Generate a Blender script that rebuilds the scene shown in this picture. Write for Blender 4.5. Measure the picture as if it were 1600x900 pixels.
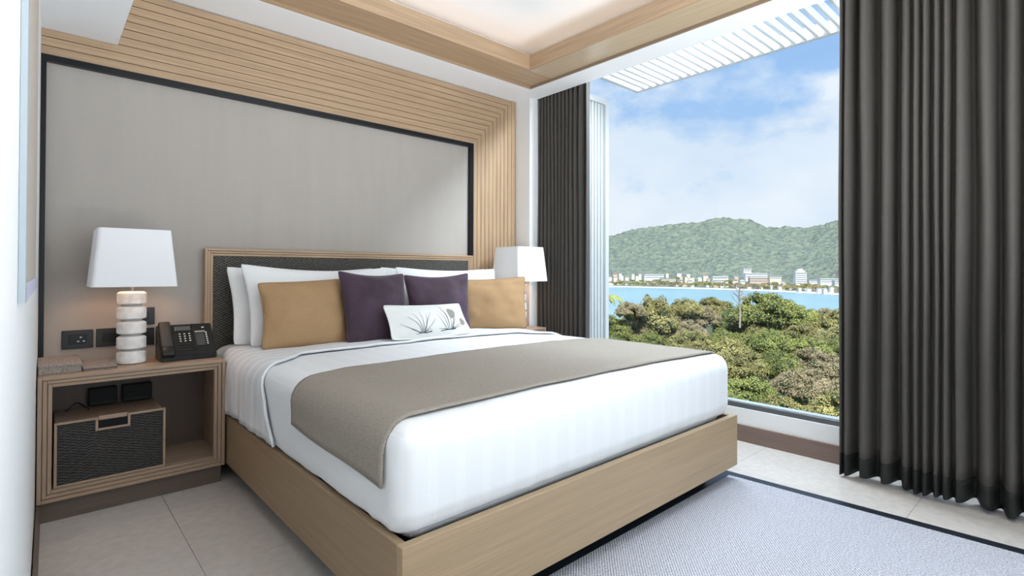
import bpy, bmesh, math, random
import numpy as np
from mathutils import Vector, Matrix, noise
random.seed(7); np.random.seed(7)
for o in list(bpy.data.objects): bpy.data.objects.remove(o)
S = bpy.context.scene; C = S.collection
R = math.radians

# ------------------------------------------------------------------ camera
F, YAW, PITCH, ROLL, CX, CY, H = 817.55, .7357, .0100, .0021, 800., 416.97, 1.08
_f = Vector((math.sin(YAW)*math.cos(PITCH), math.cos(YAW)*math.cos(PITCH), math.sin(PITCH)))
_r = Vector((math.cos(YAW), -math.sin(YAW), 0)); _u = _r.cross(_f)
_r, _u = _r*math.cos(ROLL)+_u*math.sin(ROLL), -_r*math.sin(ROLL)+_u*math.cos(ROLL)
cam = bpy.data.cameras.new('camera'); co = bpy.data.objects.new('camera', cam); C.objects.link(co)
cam.sensor_width = 36; cam.lens = F/1600*36; cam.shift_y = -(450-CY)/1600
cam.clip_start = .01; cam.clip_end = 8000
co.matrix_world = Matrix(((_r.x, _u.x, -_f.x, 0), (_r.y, _u.y, -_f.y, 0), (_r.z, _u.z, -_f.z, H), (0, 0, 0, 1)))
S.camera = co
def at(px, py, depth):                       # landscape points, at their true distance
    return Vector((0, 0, H)) + (_r*(px-CX) + _u*(CY-py) + _f*F)*(depth/F)

# ------------------------------------------------------------------ sky
W = bpy.data.worlds.new('World'); S.world = W; W.use_nodes = True
nt = W.node_tree; nt.nodes.clear(); N = nt.nodes.new; L = nt.links.new
wo = N('ShaderNodeOutputWorld'); bg = N('ShaderNodeBackground'); L(bg.outputs[0], wo.inputs[0])
tc = N('ShaderNodeTexCoord'); sx = N('ShaderNodeSeparateXYZ'); L(tc.outputs['Generated'], sx.inputs[0])
grad = N('ShaderNodeValToRGB'); L(sx.outputs[2], grad.inputs[0])
grad.color_ramp.elements[0].position = 0; grad.color_ramp.elements[0].color = (.50, .70, .93, 1)
grad.color_ramp.elements[1].position = .7; grad.color_ramp.elements[1].color = (.13, .34, .78, 1)
mp = N('ShaderNodeMapping'); mp.inputs['Location'].default_value = (3.3, 1.7, .4); mp.inputs['Scale'].default_value = (1, 1, 1.5)
L(tc.outputs['Generated'], mp.inputs[0])
n1 = N('ShaderNodeTexNoise'); n1.inputs['Scale'].default_value = 2.6; n1.inputs['Detail'].default_value = 9; n1.inputs['Roughness'].default_value = .56
n1.inputs['Distortion'].default_value = .15; L(mp.outputs[0], n1.inputs[0])
mr = N('ShaderNodeMapRange'); L(sx.outputs[2], mr.inputs[0])       # thicker cloud near the horizon
mr.inputs[1].default_value = .05; mr.inputs[2].default_value = .42; mr.inputs[3].default_value = .19; mr.inputs[4].default_value = -.035
ad = N('ShaderNodeMath'); ad.operation = 'ADD'; L(n1.outputs[0], ad.inputs[0]); L(mr.outputs[0], ad.inputs[1])
cr = N('ShaderNodeValToRGB'); L(ad.outputs[0], cr.inputs[0])
cr.color_ramp.elements[0].position = .49; cr.color_ramp.elements[0].color = (0, 0, 0, 1)
cr.color_ramp.elements[1].position = .57; cr.color_ramp.elements[1].color = (1, 1, 1, 1)
n2 = N('ShaderNodeTexNoise'); n2.inputs['Scale'].default_value = 4.5; n2.inputs['Detail'].default_value = 6; L(mp.outputs[0], n2.inputs[0])
cc = N('ShaderNodeValToRGB'); L(n2.outputs[0], cc.inputs[0])
cc.color_ramp.elements[0].position = .35; cc.color_ramp.elements[0].color = (.66, .77, .92, 1)
cc.color_ramp.elements[1].position = .62; cc.color_ramp.elements[1].color = (.80, .86, .94, 1)
mx = N('ShaderNodeMix'); mx.data_type = 'RGBA'; L(cr.outputs[0], mx.inputs[0]); L(grad.outputs[0], mx.inputs[6]); L(cc.outputs[0], mx.inputs[7])
L(mx.outputs[2], bg.inputs[0]); bg.inputs[1].default_value = 1.0

# ------------------------------------------------------------------ sun, added unseen fill lights, exposure
def area(name, loc, rot, sx_, sy_, power, col=(1, 1, 1)):
    l = bpy.data.lights.new(name, 'AREA'); l.shape = 'RECTANGLE'; l.size = sx_; l.size_y = sy_; l.energy = power; l.color = col
    o = bpy.data.objects.new(name, l); C.objects.link(o); o.location = loc; o.rotation_euler = rot; return o
sl = bpy.data.lights.new('sun', 'SUN'); sl.energy = 5.6; sl.angle = R(.6); sl.color = (1, .95, .86)
so = bpy.data.objects.new('sun', sl); C.objects.link(so); so.rotation_euler = Vector((.42, .40, -.82)).to_track_quat('-Z', 'Y').to_euler()
area('window_side_fill', (3.28, -1.35, 1.45), (0, R(90), 0), 2.2, 1.5, 36, (.70, .86, 1))  # added area light boosting the daylight from beyond the right curtain
area('pocket_fill', (3.315, 1.50, 2.735), (0, R(33), 0), .07, 1.7, 90, (.78, .90, 1))  # unseen fill light added to brighten the floor by the window
area('rear_fill', (1.4, -2.3, 1.3), (R(104), 0, 0), 2.6, 1.6, 20, (.88, .95, 1))  # soft fill added behind the camera, in front of a closed wall
ul = area('ceiling_fill', (1.45, -.55, .30), (R(158), 0, 0), 1.7, .8, 66, (.92, .96, 1)); ul.data.spread = R(120)  # unseen fill added low down, aimed up to brighten the ceiling
S.view_settings.view_transform = 'Standard'; S.view_settings.look = 'None'
S.view_settings.exposure = .13; S.view_settings.gamma = 1; S.view_settings.use_curve_mapping = False

# ------------------------------------------------------------------ materials
def mat(name, col, rough=.6, var=0, vscale=(8, 8, 8), bump=0, bscale=None, metal=0, spec=.5, col2=None, sheen=0, emit=None):
    m = bpy.data.materials.new(name); m.use_nodes = True; t = m.node_tree; n = t.nodes; l = t.links
    b = n['Principled BSDF']; b.inputs['Roughness'].default_value = rough; b.inputs['Metallic'].default_value = metal
    b.inputs['Specular IOR Level'].default_value = spec; b.inputs['Sheen Weight'].default_value = sheen
    b.inputs['Base Color'].default_value = (*col, 1)
    if emit: b.inputs['Emission Color'].default_value = (*emit[0], 1); b.inputs['Emission Strength'].default_value = emit[1]
    tcn = n.new('ShaderNodeTexCoord')
    if var or col2:
        mpn = n.new('ShaderNodeMapping'); mpn.inputs['Scale'].default_value = vscale; l.new(tcn.outputs['Object'], mpn.inputs[0])
        ns = n.new('ShaderNodeTexNoise'); ns.inputs['Scale'].default_value = 1; ns.inputs['Detail'].default_value = 6; l.new(mpn.outputs[0], ns.inputs[0])
        rp = n.new('ShaderNodeValToRGB'); l.new(ns.outputs[0], rp.inputs[0])
        c2 = col2 or tuple(c*(1-var) for c in col)
        rp.color_ramp.elements[0].position = .32; rp.color_ramp.elements[0].color = (*c2, 1)
        rp.color_ramp.elements[1].position = .68; rp.color_ramp.elements[1].color = (*col, 1)
        l.new(rp.outputs[0], b.inputs['Base Color'])
    if bump:
        mb = n.new('ShaderNodeMapping'); mb.inputs['Scale'].default_value = bscale or vscale; l.new(tcn.outputs['Object'], mb.inputs[0])
        nb = n.new('ShaderNodeTexNoise'); nb.inputs['Scale'].default_value = 1; nb.inputs['Detail'].default_value = 3; l.new(mb.outputs[0], nb.inputs[0])
        bp = n.new('ShaderNodeBump'); bp.inputs['Strength'].default_value = bump; bp.inputs['Distance'].default_value = .01
        l.new(nb.outputs[0], bp.inputs['Height']); l.new(bp.outputs[0], b.inputs['Normal'])
    return m
def weave(name, c1, c2, sx_, sy_, sz_, rough=.75, bump=.5, rot=(0, 0, 0), dist=.003, mix=1.0):
    """crossing threads: product of two waves through object space"""
    m = bpy.data.materials.new(name); m.use_nodes = True; t = m.node_tree; n = t.nodes; l = t.links
    b = n['Principled BSDF']; b.inputs['Roughness'].default_value = rough; b.inputs['Specular IOR Level'].default_value = .3
    tcn = n.new('ShaderNodeTexCoord'); mpn = n.new('ShaderNodeMapping'); mpn.inputs['Rotation'].default_value = rot
    mpn.inputs['Scale'].default_value = (sx_, sy_, sz_); l.new(tcn.outputs['Object'], mpn.inputs[0])
    sp = n.new('ShaderNodeSeparateXYZ'); l.new(mpn.outputs[0], sp.inputs[0])
    prod = None
    for i, s in enumerate((sx_, sy_, sz_)):
        if not s: continue
        sn = n.new('ShaderNodeMath'); sn.operation = 'SINE'; l.new(sp.outputs[i], sn.inputs[0])
        if prod is None: prod = sn
        else:
            q = n.new('ShaderNodeMath'); q.operation = 'MULTIPLY'; l.new(prod.outputs[0], q.inputs[0]); l.new(sn.outputs[0], q.inputs[1]); prod = q
    ns = n.new('ShaderNodeTexNoise'); ns.inputs['Scale'].default_value = .35; ns.inputs['Detail'].default_value = 2; l.new(mpn.outputs[0], ns.inputs[0])
    ma = n.new('ShaderNodeMath'); ma.operation = 'MULTIPLY_ADD'; ma.inputs[1].default_value = .32*mix; l.new(prod.outputs[0], ma.inputs[0]); l.new(ns.outputs[0], ma.inputs[2])
    rp = n.new('ShaderNodeValToRGB'); l.new(ma.outputs[0], rp.inputs[0])
    rp.color_ramp.elements[0].position = .2; rp.color_ramp.elements[0].color = (*c1, 1)
    rp.color_ramp.elements[1].position = .8; rp.color_ramp.elements[1].color = (*c2, 1)
    l.new(rp.outputs[0], b.inputs['Base Color'])
    bp = n.new('ShaderNodeBump'); bp.inputs['Strength'].default_value = bump; bp.inputs['Distance'].default_value = dist
    l.new(ma.outputs[0], bp.inputs['Height']); l.new(bp.outputs[0], b.inputs['Normal'])
    return m
def wood(name, axis, c=(.50, .338, .205), d=.24, rough=.42):
    s = [70, 70, 70]; s[axis] = 2.2
    return mat(name, c, rough, var=d, vscale=tuple(s), bump=.08, bscale=tuple(v*2 for v in s))
OAKX, OAKY, OAKZ = wood('oak_x', 0), wood('oak_y', 1), wood('oak_z', 2)
OKDX, OKDZ = wood('oak_cabinet_x', 0, (.40, .285, .20), .15), wood('oak_cabinet_z', 2, (.40, .285, .20), .15)
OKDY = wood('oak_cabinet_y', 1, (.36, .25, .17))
BEDX, BEDYSHADE = wood('bed_oak_x', 0, (.42, .30, .18), .13), wood('bed_oak_y_shaded', 1, (.325, .225, .135), .13)  # side boards use a darker copy: their shade is put into the colour
BROWN = wood('brown_base', 1, (.22, .15, .125), .12)
WHITE = mat('white_paint', (.87, .88, .88), .55)
CEIL = mat('ceiling_paint', (.90, .90, .90), .6)
BLACK = mat('black_lacquer', (.006, .007, .009), .3, spec=.3)
PANEL = mat('taupe_wall_fabric', (.43, .392, .352), .8, var=.05, vscale=(14, 14, 1.5), bump=.05, bscale=(300, 300, 60))
STONE = mat('stone_tile', (.60, .555, .51), .16, var=.11, vscale=(26, 26, 26), bump=.03, bscale=(120, 120, 120))
GROUT = mat('grout', (.40, .37, .34), .8)
ALU = mat('window_aluminium', (.16, .17, .18), .35, metal=.6)
LIGHTALU = mat('pale_aluminium', (.62, .68, .74), .3, metal=.3)
OUTW = mat('exterior_white', (.70, .70, .70), .6)
CURT = weave('curtain_cloth', (.058, .052, .046), (.112, .102, .092), 0, 1400, 1400, .9, .2, dist=.001)
HEM = mat('curtain_hem_cloth', (.012, .013, .012), .8)
RUG = weave('rug_weave', (.19, .19, .21), (.66, .655, .71), 470, 470, 0, .9, .9, rot=(0, 0, .07), dist=.004)
RUGB = mat('rug_border_tape', (.015, .018, .025), .3)
WOVEN = weave('headboard_weave', (.022, .021, .019), (.15, .14, .12), 230, 0, 420, .5, 1, dist=.006)
BASKW = weave('basket_weave', (.012, .012, .012), (.07, .066, .062), 150, 0, 520, .5, 1, dist=.006)
SHADE = mat('lamp_shade_cloth', (.78, .79, .80), .8, emit=((1, .96, .93), .06))
MARBLE = mat('white_marble', (.90, .88, .86), .35, col2=(.66, .64, .62), vscale=(26, 26, 26), bump=.02)
PHONE = mat('black_plastic', (.008, .009, .009), .3, spec=.35)
PHONEG = mat('dark_grey_plastic', (.026, .027, .026), .55)
KEYW = mat('key_white', (.8, .82, .8), .4)
SCREEN = mat('phone_screen', (.08, .09, .085), .2)
CASEC = weave('grey_case_cloth', (.17, .15, .135), (.42, .37, .34), 500, 160, 500, .8, .4)
STEEL = mat('brushed_steel', (.35, .34, .33), .35, metal=.9)
MUST = weave('mustard_linen', (.30, .175, .085), (.51, .335, .18), 650, 0, 650, .9, .5, dist=.002)
MUSTP = mat('mustard_piping_cloth', (.34, .20, .09), .8)
PURP = mat('aubergine_velvet', (.066, .030, .060), .8, col2=(.030, .013, .022), vscale=(5, 5, 5), sheen=.25, bump=.05, bscale=(200, 200, 200))
LUMB = mat('lumbar_cotton', (.74, .74, .71), .85, var=.05, vscale=(9, 9, 9))
INK = mat('printed_ink', (.05, .065, .075), .9); INK2 = mat('printed_grey', (.30, .29, .25), .9, var=.2, vscale=(60, 60, 60))
WPIL = mat('white_cotton', (.84, .84, .84), .85, bump=.35, bscale=(9, 9, 9))
RUN = weave('runner_cloth', (.20, .175, .145), (.42, .375, .32), 900, 900, 700, .85, .5, dist=.001)
def striped(name, axis, period, lo):
    m = mat(name, (.80, .81, .82), .75, bump=.2, bscale=(9, 9, 9)); n = m.node_tree.nodes; l = m.node_tree.links
    tcn = n.new('ShaderNodeTexCoord'); sp = n.new('ShaderNodeSeparateXYZ'); l.new(tcn.outputs['Object'], sp.inputs[0])
    k = n.new('ShaderNodeMath'); k.operation = 'MULTIPLY'; k.inputs[1].default_value = 2*math.pi/period; l.new(sp.outputs[axis], k.inputs[0])
    s = n.new('ShaderNodeMath'); s.operation = 'SINE'; l.new(k.outputs[0], s.inputs[0])
    r = n.new('ShaderNodeValToRGB'); l.new(s.outputs[0], r.inputs[0])
    r.color_ramp.elements[0].position = .38; r.color_ramp.elements[0].color = lo
    r.color_ramp.elements[1].position = .55; r.color_ramp.elements[1].color = (.81, .82, .83, 1)
    l.new(r.outputs[0], n['Principled BSDF'].inputs['Base Color']); return m
SHEET = striped('striped_sheet', 1, .085, (.72, .73, .75, 1)); DUVET = striped('striped_duvet', 0, .10, (.79, .80, .812, 1))

# ------------------------------------------------------------------ builders
def tag(o, label=None, cat=None, group=None, kind=None):
    if label: o['label'] = label
    if cat: o['category'] = cat
    if group: o['group'] = group
    if kind: o['kind'] = kind
    return o
def wl(o):
    v = Vector((0, 0, 0))
    while o: v = v + o.location; o = o.parent
    return v
def thing(name, loc, label, cat, group=None):
    o = bpy.data.objects.new(name, None); C.objects.link(o); o.location = loc; o.empty_display_size = .1
    return tag(o, label, cat, group)
def obj(name, bm, m, parent=None, smooth=False, kind=None, base=None):
    """vertices are given in world coordinates"""
    if isinstance(bm, bmesh.types.BMesh):
        me = bpy.data.meshes.new(name); bm.to_mesh(me); bm.free()
    else:
        me = bm
    if parent is not None: off = wl(parent)
    else:
        cs = np.array([v.co[:] for v in me.vertices]); a, b = cs.min(0), cs.max(0)
        off = Vector(base) if base is not None else Vector(((a[0]+b[0])/2, (a[1]+b[1])/2, a[2]))
    me.transform(Matrix.Translation(-off))
    me.materials.append(m)
    if smooth:
        for p in me.polygons: p.use_smooth = True
    o = bpy.data.objects.new(name, me); C.objects.link(o)
    if parent is not None: o.parent = parent
    else: o.location = off
    if kind: o['kind'] = kind
    return o
def box(bm, x0, x1, y0, y1, z0, z1, bev=0, seg=1):
    r = bmesh.ops.create_cube(bm, size=1)
    for v in r['verts']:
        v.co = Vector(((x0+x1)/2+v.co.x*(x1-x0), (y0+y1)/2+v.co.y*(y1-y0), (z0+z1)/2+v.co.z*(z1-z0)))
    if bev:
        es = {e for v in r['verts'] for e in v.link_edges}
        bmesh.ops.bevel(bm, geom=list(es), offset=bev, segments=seg, affect='EDGES', profile=.5)
    return bm
def bx(*a, **k): return box(bmesh.new(), *a, **k)
def prism(bm, pts, lo, hi, axis):
    """extrude a 2-D outline along an axis; pts are the two other coordinates in x,y,z order"""
    def mk(p, t):
        c = list(p); c.insert(axis, t); return Vector(c)
    a = [bm.verts.new(mk(p, lo)) for p in pts]; b = [bm.verts.new(mk(p, hi)) for p in pts]
    n = len(pts); bm.faces.new(a); bm.faces.new(b[::-1])
    for i in range(n): bm.faces.new((a[i], b[i], b[(i+1) % n], a[(i+1) % n]))
    bmesh.ops.recalc_face_normals(bm, faces=bm.faces[:]); return bm
def cyl(bm, c, r, h, seg=24, r2=None, axis='Z'):
    m = Matrix.Translation(c)
    if axis == 'Y': m = m @ Matrix.Rotation(R(90), 4, 'X')
    if axis == 'X': m = m @ Matrix.Rotation(R(90), 4, 'Y')
    bmesh.ops.create_cone(bm, cap_ends=True, segments=seg, radius1=r, radius2=r if r2 is None else r2, depth=h, matrix=m); return bm
def lathe(bm, cx, cy, prof, seg=40, sq=0):
    rings = []
    for r, z in prof:
        ring = []
        for i in range(seg):
            a = 2*math.pi*i/seg; rr = r
            ring.append(bm.verts.new((cx+rr*math.cos(a), cy+rr*math.sin(a), z)))
        rings.append(ring)
    for a, b in zip(rings, rings[1:]):
        for i in range(seg): bm.faces.new((a[i], a[(i+1) % seg], b[(i+1) % seg], b[i]))
    bm.faces.new(rings[0][::-1]); bm.faces.new(rings[-1]); return bm
def tube(bm, pts, r, seg=8, closed=False):
    pts = [Vector(p) for p in pts]; n = len(pts); rings = []
    for i, p in enumerate(pts):
        if closed: t = pts[(i+1) % n]-pts[i-1]
        else: t = pts[min(i+1, n-1)]-pts[max(i-1, 0)]
        t.normalize(); a = t.orthogonal() if i == 0 else pa-(pa.dot(t))*t
        a.normalize(); pa = a; b = t.cross(a)
        rr = r[i] if isinstance(r, (list, tuple)) else r
        rings.append([bm.verts.new(p+rr*(a*math.cos(2*math.pi*k/seg)+b*math.sin(2*math.pi*k/seg))) for k in range(seg)])
    rng = range(n if closed else n-1)
    for i in rng:
        A, B = rings[i], rings[(i+1) % n]
        for k in range(seg): bm.faces.new((A[k], A[(k+1) % seg], B[(k+1) % seg], B[k]))
    if not closed: bm.faces.new(rings[0][::-1]); bm.faces.new(rings[-1])
    return bm
def gridmesh(P, nu, nv, closed_u=False):
    """P: function(i, j) -> point"""
    bm = bmesh.new(); vs = [[bm.verts.new(P(i, j)) for j in range(nv)] for i in range(nu)]
    for i in range(nu if closed_u else nu-1):
        for j in range(nv-1):
            bm.faces.new((vs[i][j], vs[(i+1) % nu][j], vs[(i+1) % nu][j+1], vs[i][j+1]))
    return bm
def npmesh(name, verts, faces):
    me = bpy.data.meshes.new(name); me.from_pydata([tuple(v) for v in verts], [], [tuple(f) for f in faces]); me.update(); return me
def struct(name, bm, m, parent=None): return obj(name, bm, m, parent, kind='structure' if parent is None else None)

# ================================================================== ROOM SHELL
def wlx(y): return -.035*(1-y/3.3)
Y0, YW = -2.6, 3.42
# floor: slab and tiles
fl = struct('floor', bx(-.6, 3.42, Y0-.1, YW+.1, -.12, -.006), GROUT)
xs = [-.35+.8*i for i in range(6)]; ys = [Y0-.05+.8*i for i in range(9)]
for i in range(5):
    for j in range(8):
        x1 = min(xs[i+1], 3.36); y1 = min(ys[j+1], YW+.02)
        if x1-xs[i] > .05 and y1-ys[j] > .05:
            obj('tile', bx(xs[i]+.0008, x1-.0008, ys[j]+.0008, y1-.0008, -.006, 0, bev=.0006), STONE, fl)
# left wall (runs a little askew) and the back part of the room
bm = bmesh.new(); prism(bm, [(wlx(Y0)-.15, Y0), (wlx(Y0), Y0), (wlx(YW), YW), (wlx(YW)-.15, YW)], 0, 2.864, 2)
struct('wall_left', bm, WHITE)
struct('wall_back', bx(-.3, 3.6, Y0-.12, Y0, 0, 2.864), WHITE)
bm = bmesh.new(); prism(bm, [(wlx(.1)+.001, .1), (wlx(.1)+.014, .1), (.014, 2.98), (.001, 2.98)], 0, .088, 2)
struct('baseboard_left', bm, wood('baseboard_brown', 1, (.13, .095, .075), .1))
# head wall
wh = struct('wall_head', bx(-.3, 3.62, YW+.012, YW+.16, 0, 2.864), WHITE)
obj('fabric_panel', bx(.022, 2.605, YW-.002, YW+.02, 0, 2.102), PANEL, wh)
bm = bmesh.new()
for a in ((-.002, .022, 0, 2.134), (2.607, 2.643, 0, 2.134), (.0221, 2.6069, 2.103, 2.134)):
    box(bm, a[0], a[1], YW-.03, YW+.011, a[2], a[3])
fr = obj('black_surround', bm, BLACK, wh); fr['label'] = 'thin glossy black surround of the grey panel'
# slatted oak surround, mitred at the right corner
ns = 10; w = .0405; GAP = .0032
for i in range(ns):
    d = .010+.0022*i
    za, zb = 2.136+i*w*1.065, 2.136+(i+1)*w*1.065-GAP
    xa, xb = 2.645+i*w, 2.645+(i+1)*w-GAP
    bm = bmesh.new(); prism(bm, [(-.004, za), (xa, za), (xb, zb), (-.004, zb)], YW-.012-d, YW+.011, 1)
    obj('slat', bm, OAKX, wh)
    bm = bmesh.new(); prism(bm, [(xa, 0), (xb, 0), (xb, zb), (xa, za)], YW-.012-d, YW+.011, 1)
    obj('slat', bm, OAKZ, wh)
obj('edge_board', bx(3.05, 3.10, YW-.045, YW+.011, 0, 2.569, bev=.002), OAKZ, wh)
# white column between head wall and window
struct('trim_1', bx(3.102, 3.38, 3.205, YW+.012, 0, 2.569), WHITE)
# ceiling: perimeter soffit, curtain pocket, oak light shelf, raised tray
ce = struct('ceiling', bx(-.3, 3.515, Y0-.12, YW+.16, 2.865, 3.1), CEIL)
OX0, OX1, OY0, OY1, ZS = .62, 2.968, -1.7, 3.06, 2.57
for n_, a in {'soffit': [(-.1, OX0, Y0, YW+.012), (OX1, 3.18, Y0, YW+.012), (OX0, OX1, OY1, YW+.012), (OX0, OX1, Y0, OY0)]}.items():
    bm = bmesh.new()
    for q in a: box(bm, *q, ZS, 2.864)
    bmesh.ops.remove_doubles(bm, verts=bm.verts, dist=1e-5)
    obj(n_, bm, CEIL, ce)
def ringboard(name, x0, x1, y0, y1, t, z0, z1, mX, mY):
    obj(name, bx(x0, x1, y1-t, y1, z0, z1), mX, ce); obj(name, bx(x0, x1, y0, y0+t, z0, z1), mX, ce)
    obj(name, bx(x1-t, x1, y0+t, y1-t, z0, z1), mY, ce); obj(name, bx(x0, x0+t, y0+t, y1-t, z0, z1), mY, ce)
DKW = wood('cove_fillet_shaded', 1, (.30, .22, .15), .1)  # darker oak for the boards along y, recess shade put into the colour
ringboard('fillet_board', OX0, OX1, OY0, OY1, .012, ZS+.002, 2.60, OAKX, DKW)
SG = wood('satin_oak_y_lit', 1, (.56, .43, .29), .14, .30)  # paler copy of the oak: reflected window light put into the colour
ringboard('shelf_board', OX0+.012, OX1-.012, OY0+.012, OY1-.012, .235, 2.592, 2.606, OAKX, SG)
ringboard('lip_board', OX0+.247, OX1-.247, OY0+.247, OY1-.247, .016, 2.5915, 2.70, OAKX, OAKY)
lb = struct('trim_2', bx(-.03, .297, .6, YW-.03, 2.257, ZS-.001), CEIL)
# warm light strips lying hidden in the trough
LEDM = mat('led_strip_glow', (1, .8, .6), .5, emit=((1, .84, .68), 4.6))
t = thing('light_strip', (1.8, OY1-.06, 2.607), 'warm light strip hidden in the ceiling cove along the head wall', 'light')
obj('strip', bx(OX0+.15, OX1-.15, OY1-.13, OY1-.11, 2.608, 2.618), LEDM, t)
t = thing('light_strip', (OX1-.06, .7, 2.607), 'warm light strip hidden in the ceiling cove along the window side', 'light')
obj('strip', bx(OX1-.13, OX1-.11, OY0+.15, OY1-.15, 2.608, 2.618), LEDM, t)

# ------------------------------------------------------------------ window wall
ww = struct('wall_window', bx(3.36, 3.50, Y0, YW+.012, .105, .207), WHITE)
obj('lower_wall', bx(3.362, 3.50, Y0, YW+.012, -.12, .105), WHITE, ww)
obj('window_head', bx(3.36, 3.51, Y0, YW+.012, 2.80, 2.864), WHITE, ww)
obj('side_pier', bx(3.38, 3.50, 3.02, YW+.012, .207, 2.80), WHITE, ww)
struct('baseboard_window', bx(3.348, 3.361, Y0, 3.205, 0, .105, bev=.001), BROWN)
wn = struct('window_1', bx(3.37, 3.43, -2.2, 3.02, .208, .240, bev=.003), ALU)
obj('sill_rail', bx(3.372, 3.425, -2.2, 3.02, .2405, .2475), LIGHTALU, wn)
obj('jamb', bx(3.38, 3.42, 2.845, 2.885, .248, 2.80), OUTW, wn)
obj('jamb', bx(3.38, 3.42, -.36, -.32, .248, 2.80), ALU, wn)
GL = bpy.data.materials.new('window_glass'); GL.use_nodes = True; gt = GL.node_tree; gt.nodes.clear()
go = gt.nodes.new('ShaderNodeOutputMaterial'); gm = gt.nodes.new('ShaderNodeMixShader'); tr = gt.nodes.new('ShaderNodeBsdfTransparent')
gs = gt.nodes.new('ShaderNodeBsdfGlossy'); gs.inputs['Roughness'].default_value = 0; gm.inputs[0].default_value = .012
tr.inputs[0].default_value = (.97, .985, .985, 1)
gt.links.new(tr.outputs[0], gm.inputs[1]); gt.links.new(gs.outputs[0], gm.inputs[2]); gt.links.new(gm.outputs[0], go.inputs[0])
obj('glass_pane', bx(3.398, 3.404, -.319, 2.844, .249, 2.799), GL, wn)
obj('glass_pane', bx(3.398, 3.404, -2.2, -.361, .249, 2.799), GL, wn)

# ------------------------------------------------------------------ outside the window: fin and pergola
t = thing('exterior_screen', (3.6, 2.88, .2), 'white fluted screen panel standing outside the window beside the folded curtain', 'screen')
obj('frame', box(box(box(box(bmesh.new(), 3.45, 3.745, 2.90, 2.93, .1, 2.60), 3.70, 3.745, 2.86, 2.899, .1, 2.61), 3.45, 3.699, 2.86, 2.899, 2.56, 2.61), 3.45, 3.47, 2.86, 2.899, .1, 2.559), OUTW, t)
for i in range(5):
    x = 3.486+i*.043
    obj('flute', bx(x, x+.022, 2.872, 2.8995, .1, 2.558, bev=.006, seg=2), OUTW, t)
t = thing('pergola', (3.9, 1.2, 2.8), 'white slatted sunshade projecting above the window outside', 'sunshade')
obj('beam', bx(4.21, 4.25, -1.5, 2.915, 2.80, 2.90), OUTW, t)
obj('beam', bx(3.53, 3.56, -1.5, 2.915, 2.80, 2.90), OUTW, t)
obj('end_beam', bx(3.561, 4.209, 2.875, 2.915, 2.80, 2.90), OUTW, t)
for i in range(50):
    y = 2.80-i*.0775
    obj('slat', bx(3.561, 4.209, y-.010, y+.010, 2.802, 2.866, bev=.003), OUTW, t)

# ------------------------------------------------------------------ picture panel on the left wall
t = thing('wall_panel', (wlx(1.6), 1.6, 1.03), 'tall pale framed panel hanging on the white left wall', 'panel')
def wallprism(y0, y1, off0, off1, z0, z1):
    bm = bmesh.new(); prism(bm, [(wlx(y0)+off0, y0), (wlx(y0)+off1, y0), (wlx(y1)+off1, y1), (wlx(y1)+off0, y1)], z0, z1, 2); return bm
GREYF = mat('grey_frame', (.36, .41, .44), .6); BEIGE = mat('beige_panel', (.50, .44, .38), .7, var=.1, vscale=(30, 30, 30))
obj('frame', wallprism(1.10, 1.16, .0005, .0088, 1.03, 2.4), GREYF, t)
obj('frame', wallprism(1.1601, 2.2, .0005, .0088, 1.03, 1.06), mat('lilac_frame', (.55, .54, .68), .5), t)
obj('backing', wallprism(1.1601, 2.2, .0005, .006, 1.0601, 2.4), BEIGE, t)

# ================================================================== NIGHTSTANDS
def nightstand(x0, x1, label, open_front=True, yf=2.984):
    yb = 3.362; zt = .628; zb = .09
    t = thing('nightstand', ((x0+x1)/2, (yf+yb)/2, 0), label, 'nightstand')
    obj('plinth', bx(x0+.01, x1-.012, yf+.028, yb, 0, zb-.001), wood('plinth_brown', 0, (.14, .105, .08), .1), t)
    # stepped frame, three nested mitred rings receding to the opening
    for k in range(3):
        a = k*.0165; b = (k+1)*.0165-.0015; y = yf+.006*k
        q = [(x0+a, x0+b, zb+a, zt-a, OKDZ), (x1-b, x1-a, zb+a, zt-a, OKDZ), (x0+b, x1-b, zt-b, zt-a, OKDX), (x0+b, x1-b, zb+a, zb+b, OKDX)]
        for (u0, u1, v0, v1, m) in q:
            obj('moulding', bx(u0, u1, y, y+.03, v0, v1, bev=.0018), m, t)
    obj('top', bx(x0+.001, x1-.001, yf+.0305, yb, zt-.03, zt), OKDX, t)
    obj('side_panel', bx(x0, x0+.02, yf+.031, yb, zb, zt-.031), OKDZ, t)
    obj('side_panel', bx(x1-.02, x1, yf+.031, yb, zb, zt-.031), OKDZ, t)
    obj('bottom', bx(x0+.0205, x1-.0205, yf+.048, yb, zb, zb+.048), OKDX, t)
    obj('back_panel', bx(x0+.0205, x1-.0205, yb-.012, yb-.001, zb+.049, zt-.031), wood('back_panel_shaded_brown', 2, (.11, .075, .055), .1), t)  # brown deepened so that the cavity's shade sits in the colour
    return t
ns1 = nightstand(.001, .717, 'oak nightstand with a stepped frame, under the lamp and telephone by the left wall')
ns2 = nightstand(2.735, 3.085, 'small oak nightstand half hidden beyond the bed by the folded curtain', yf=2.99)
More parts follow.
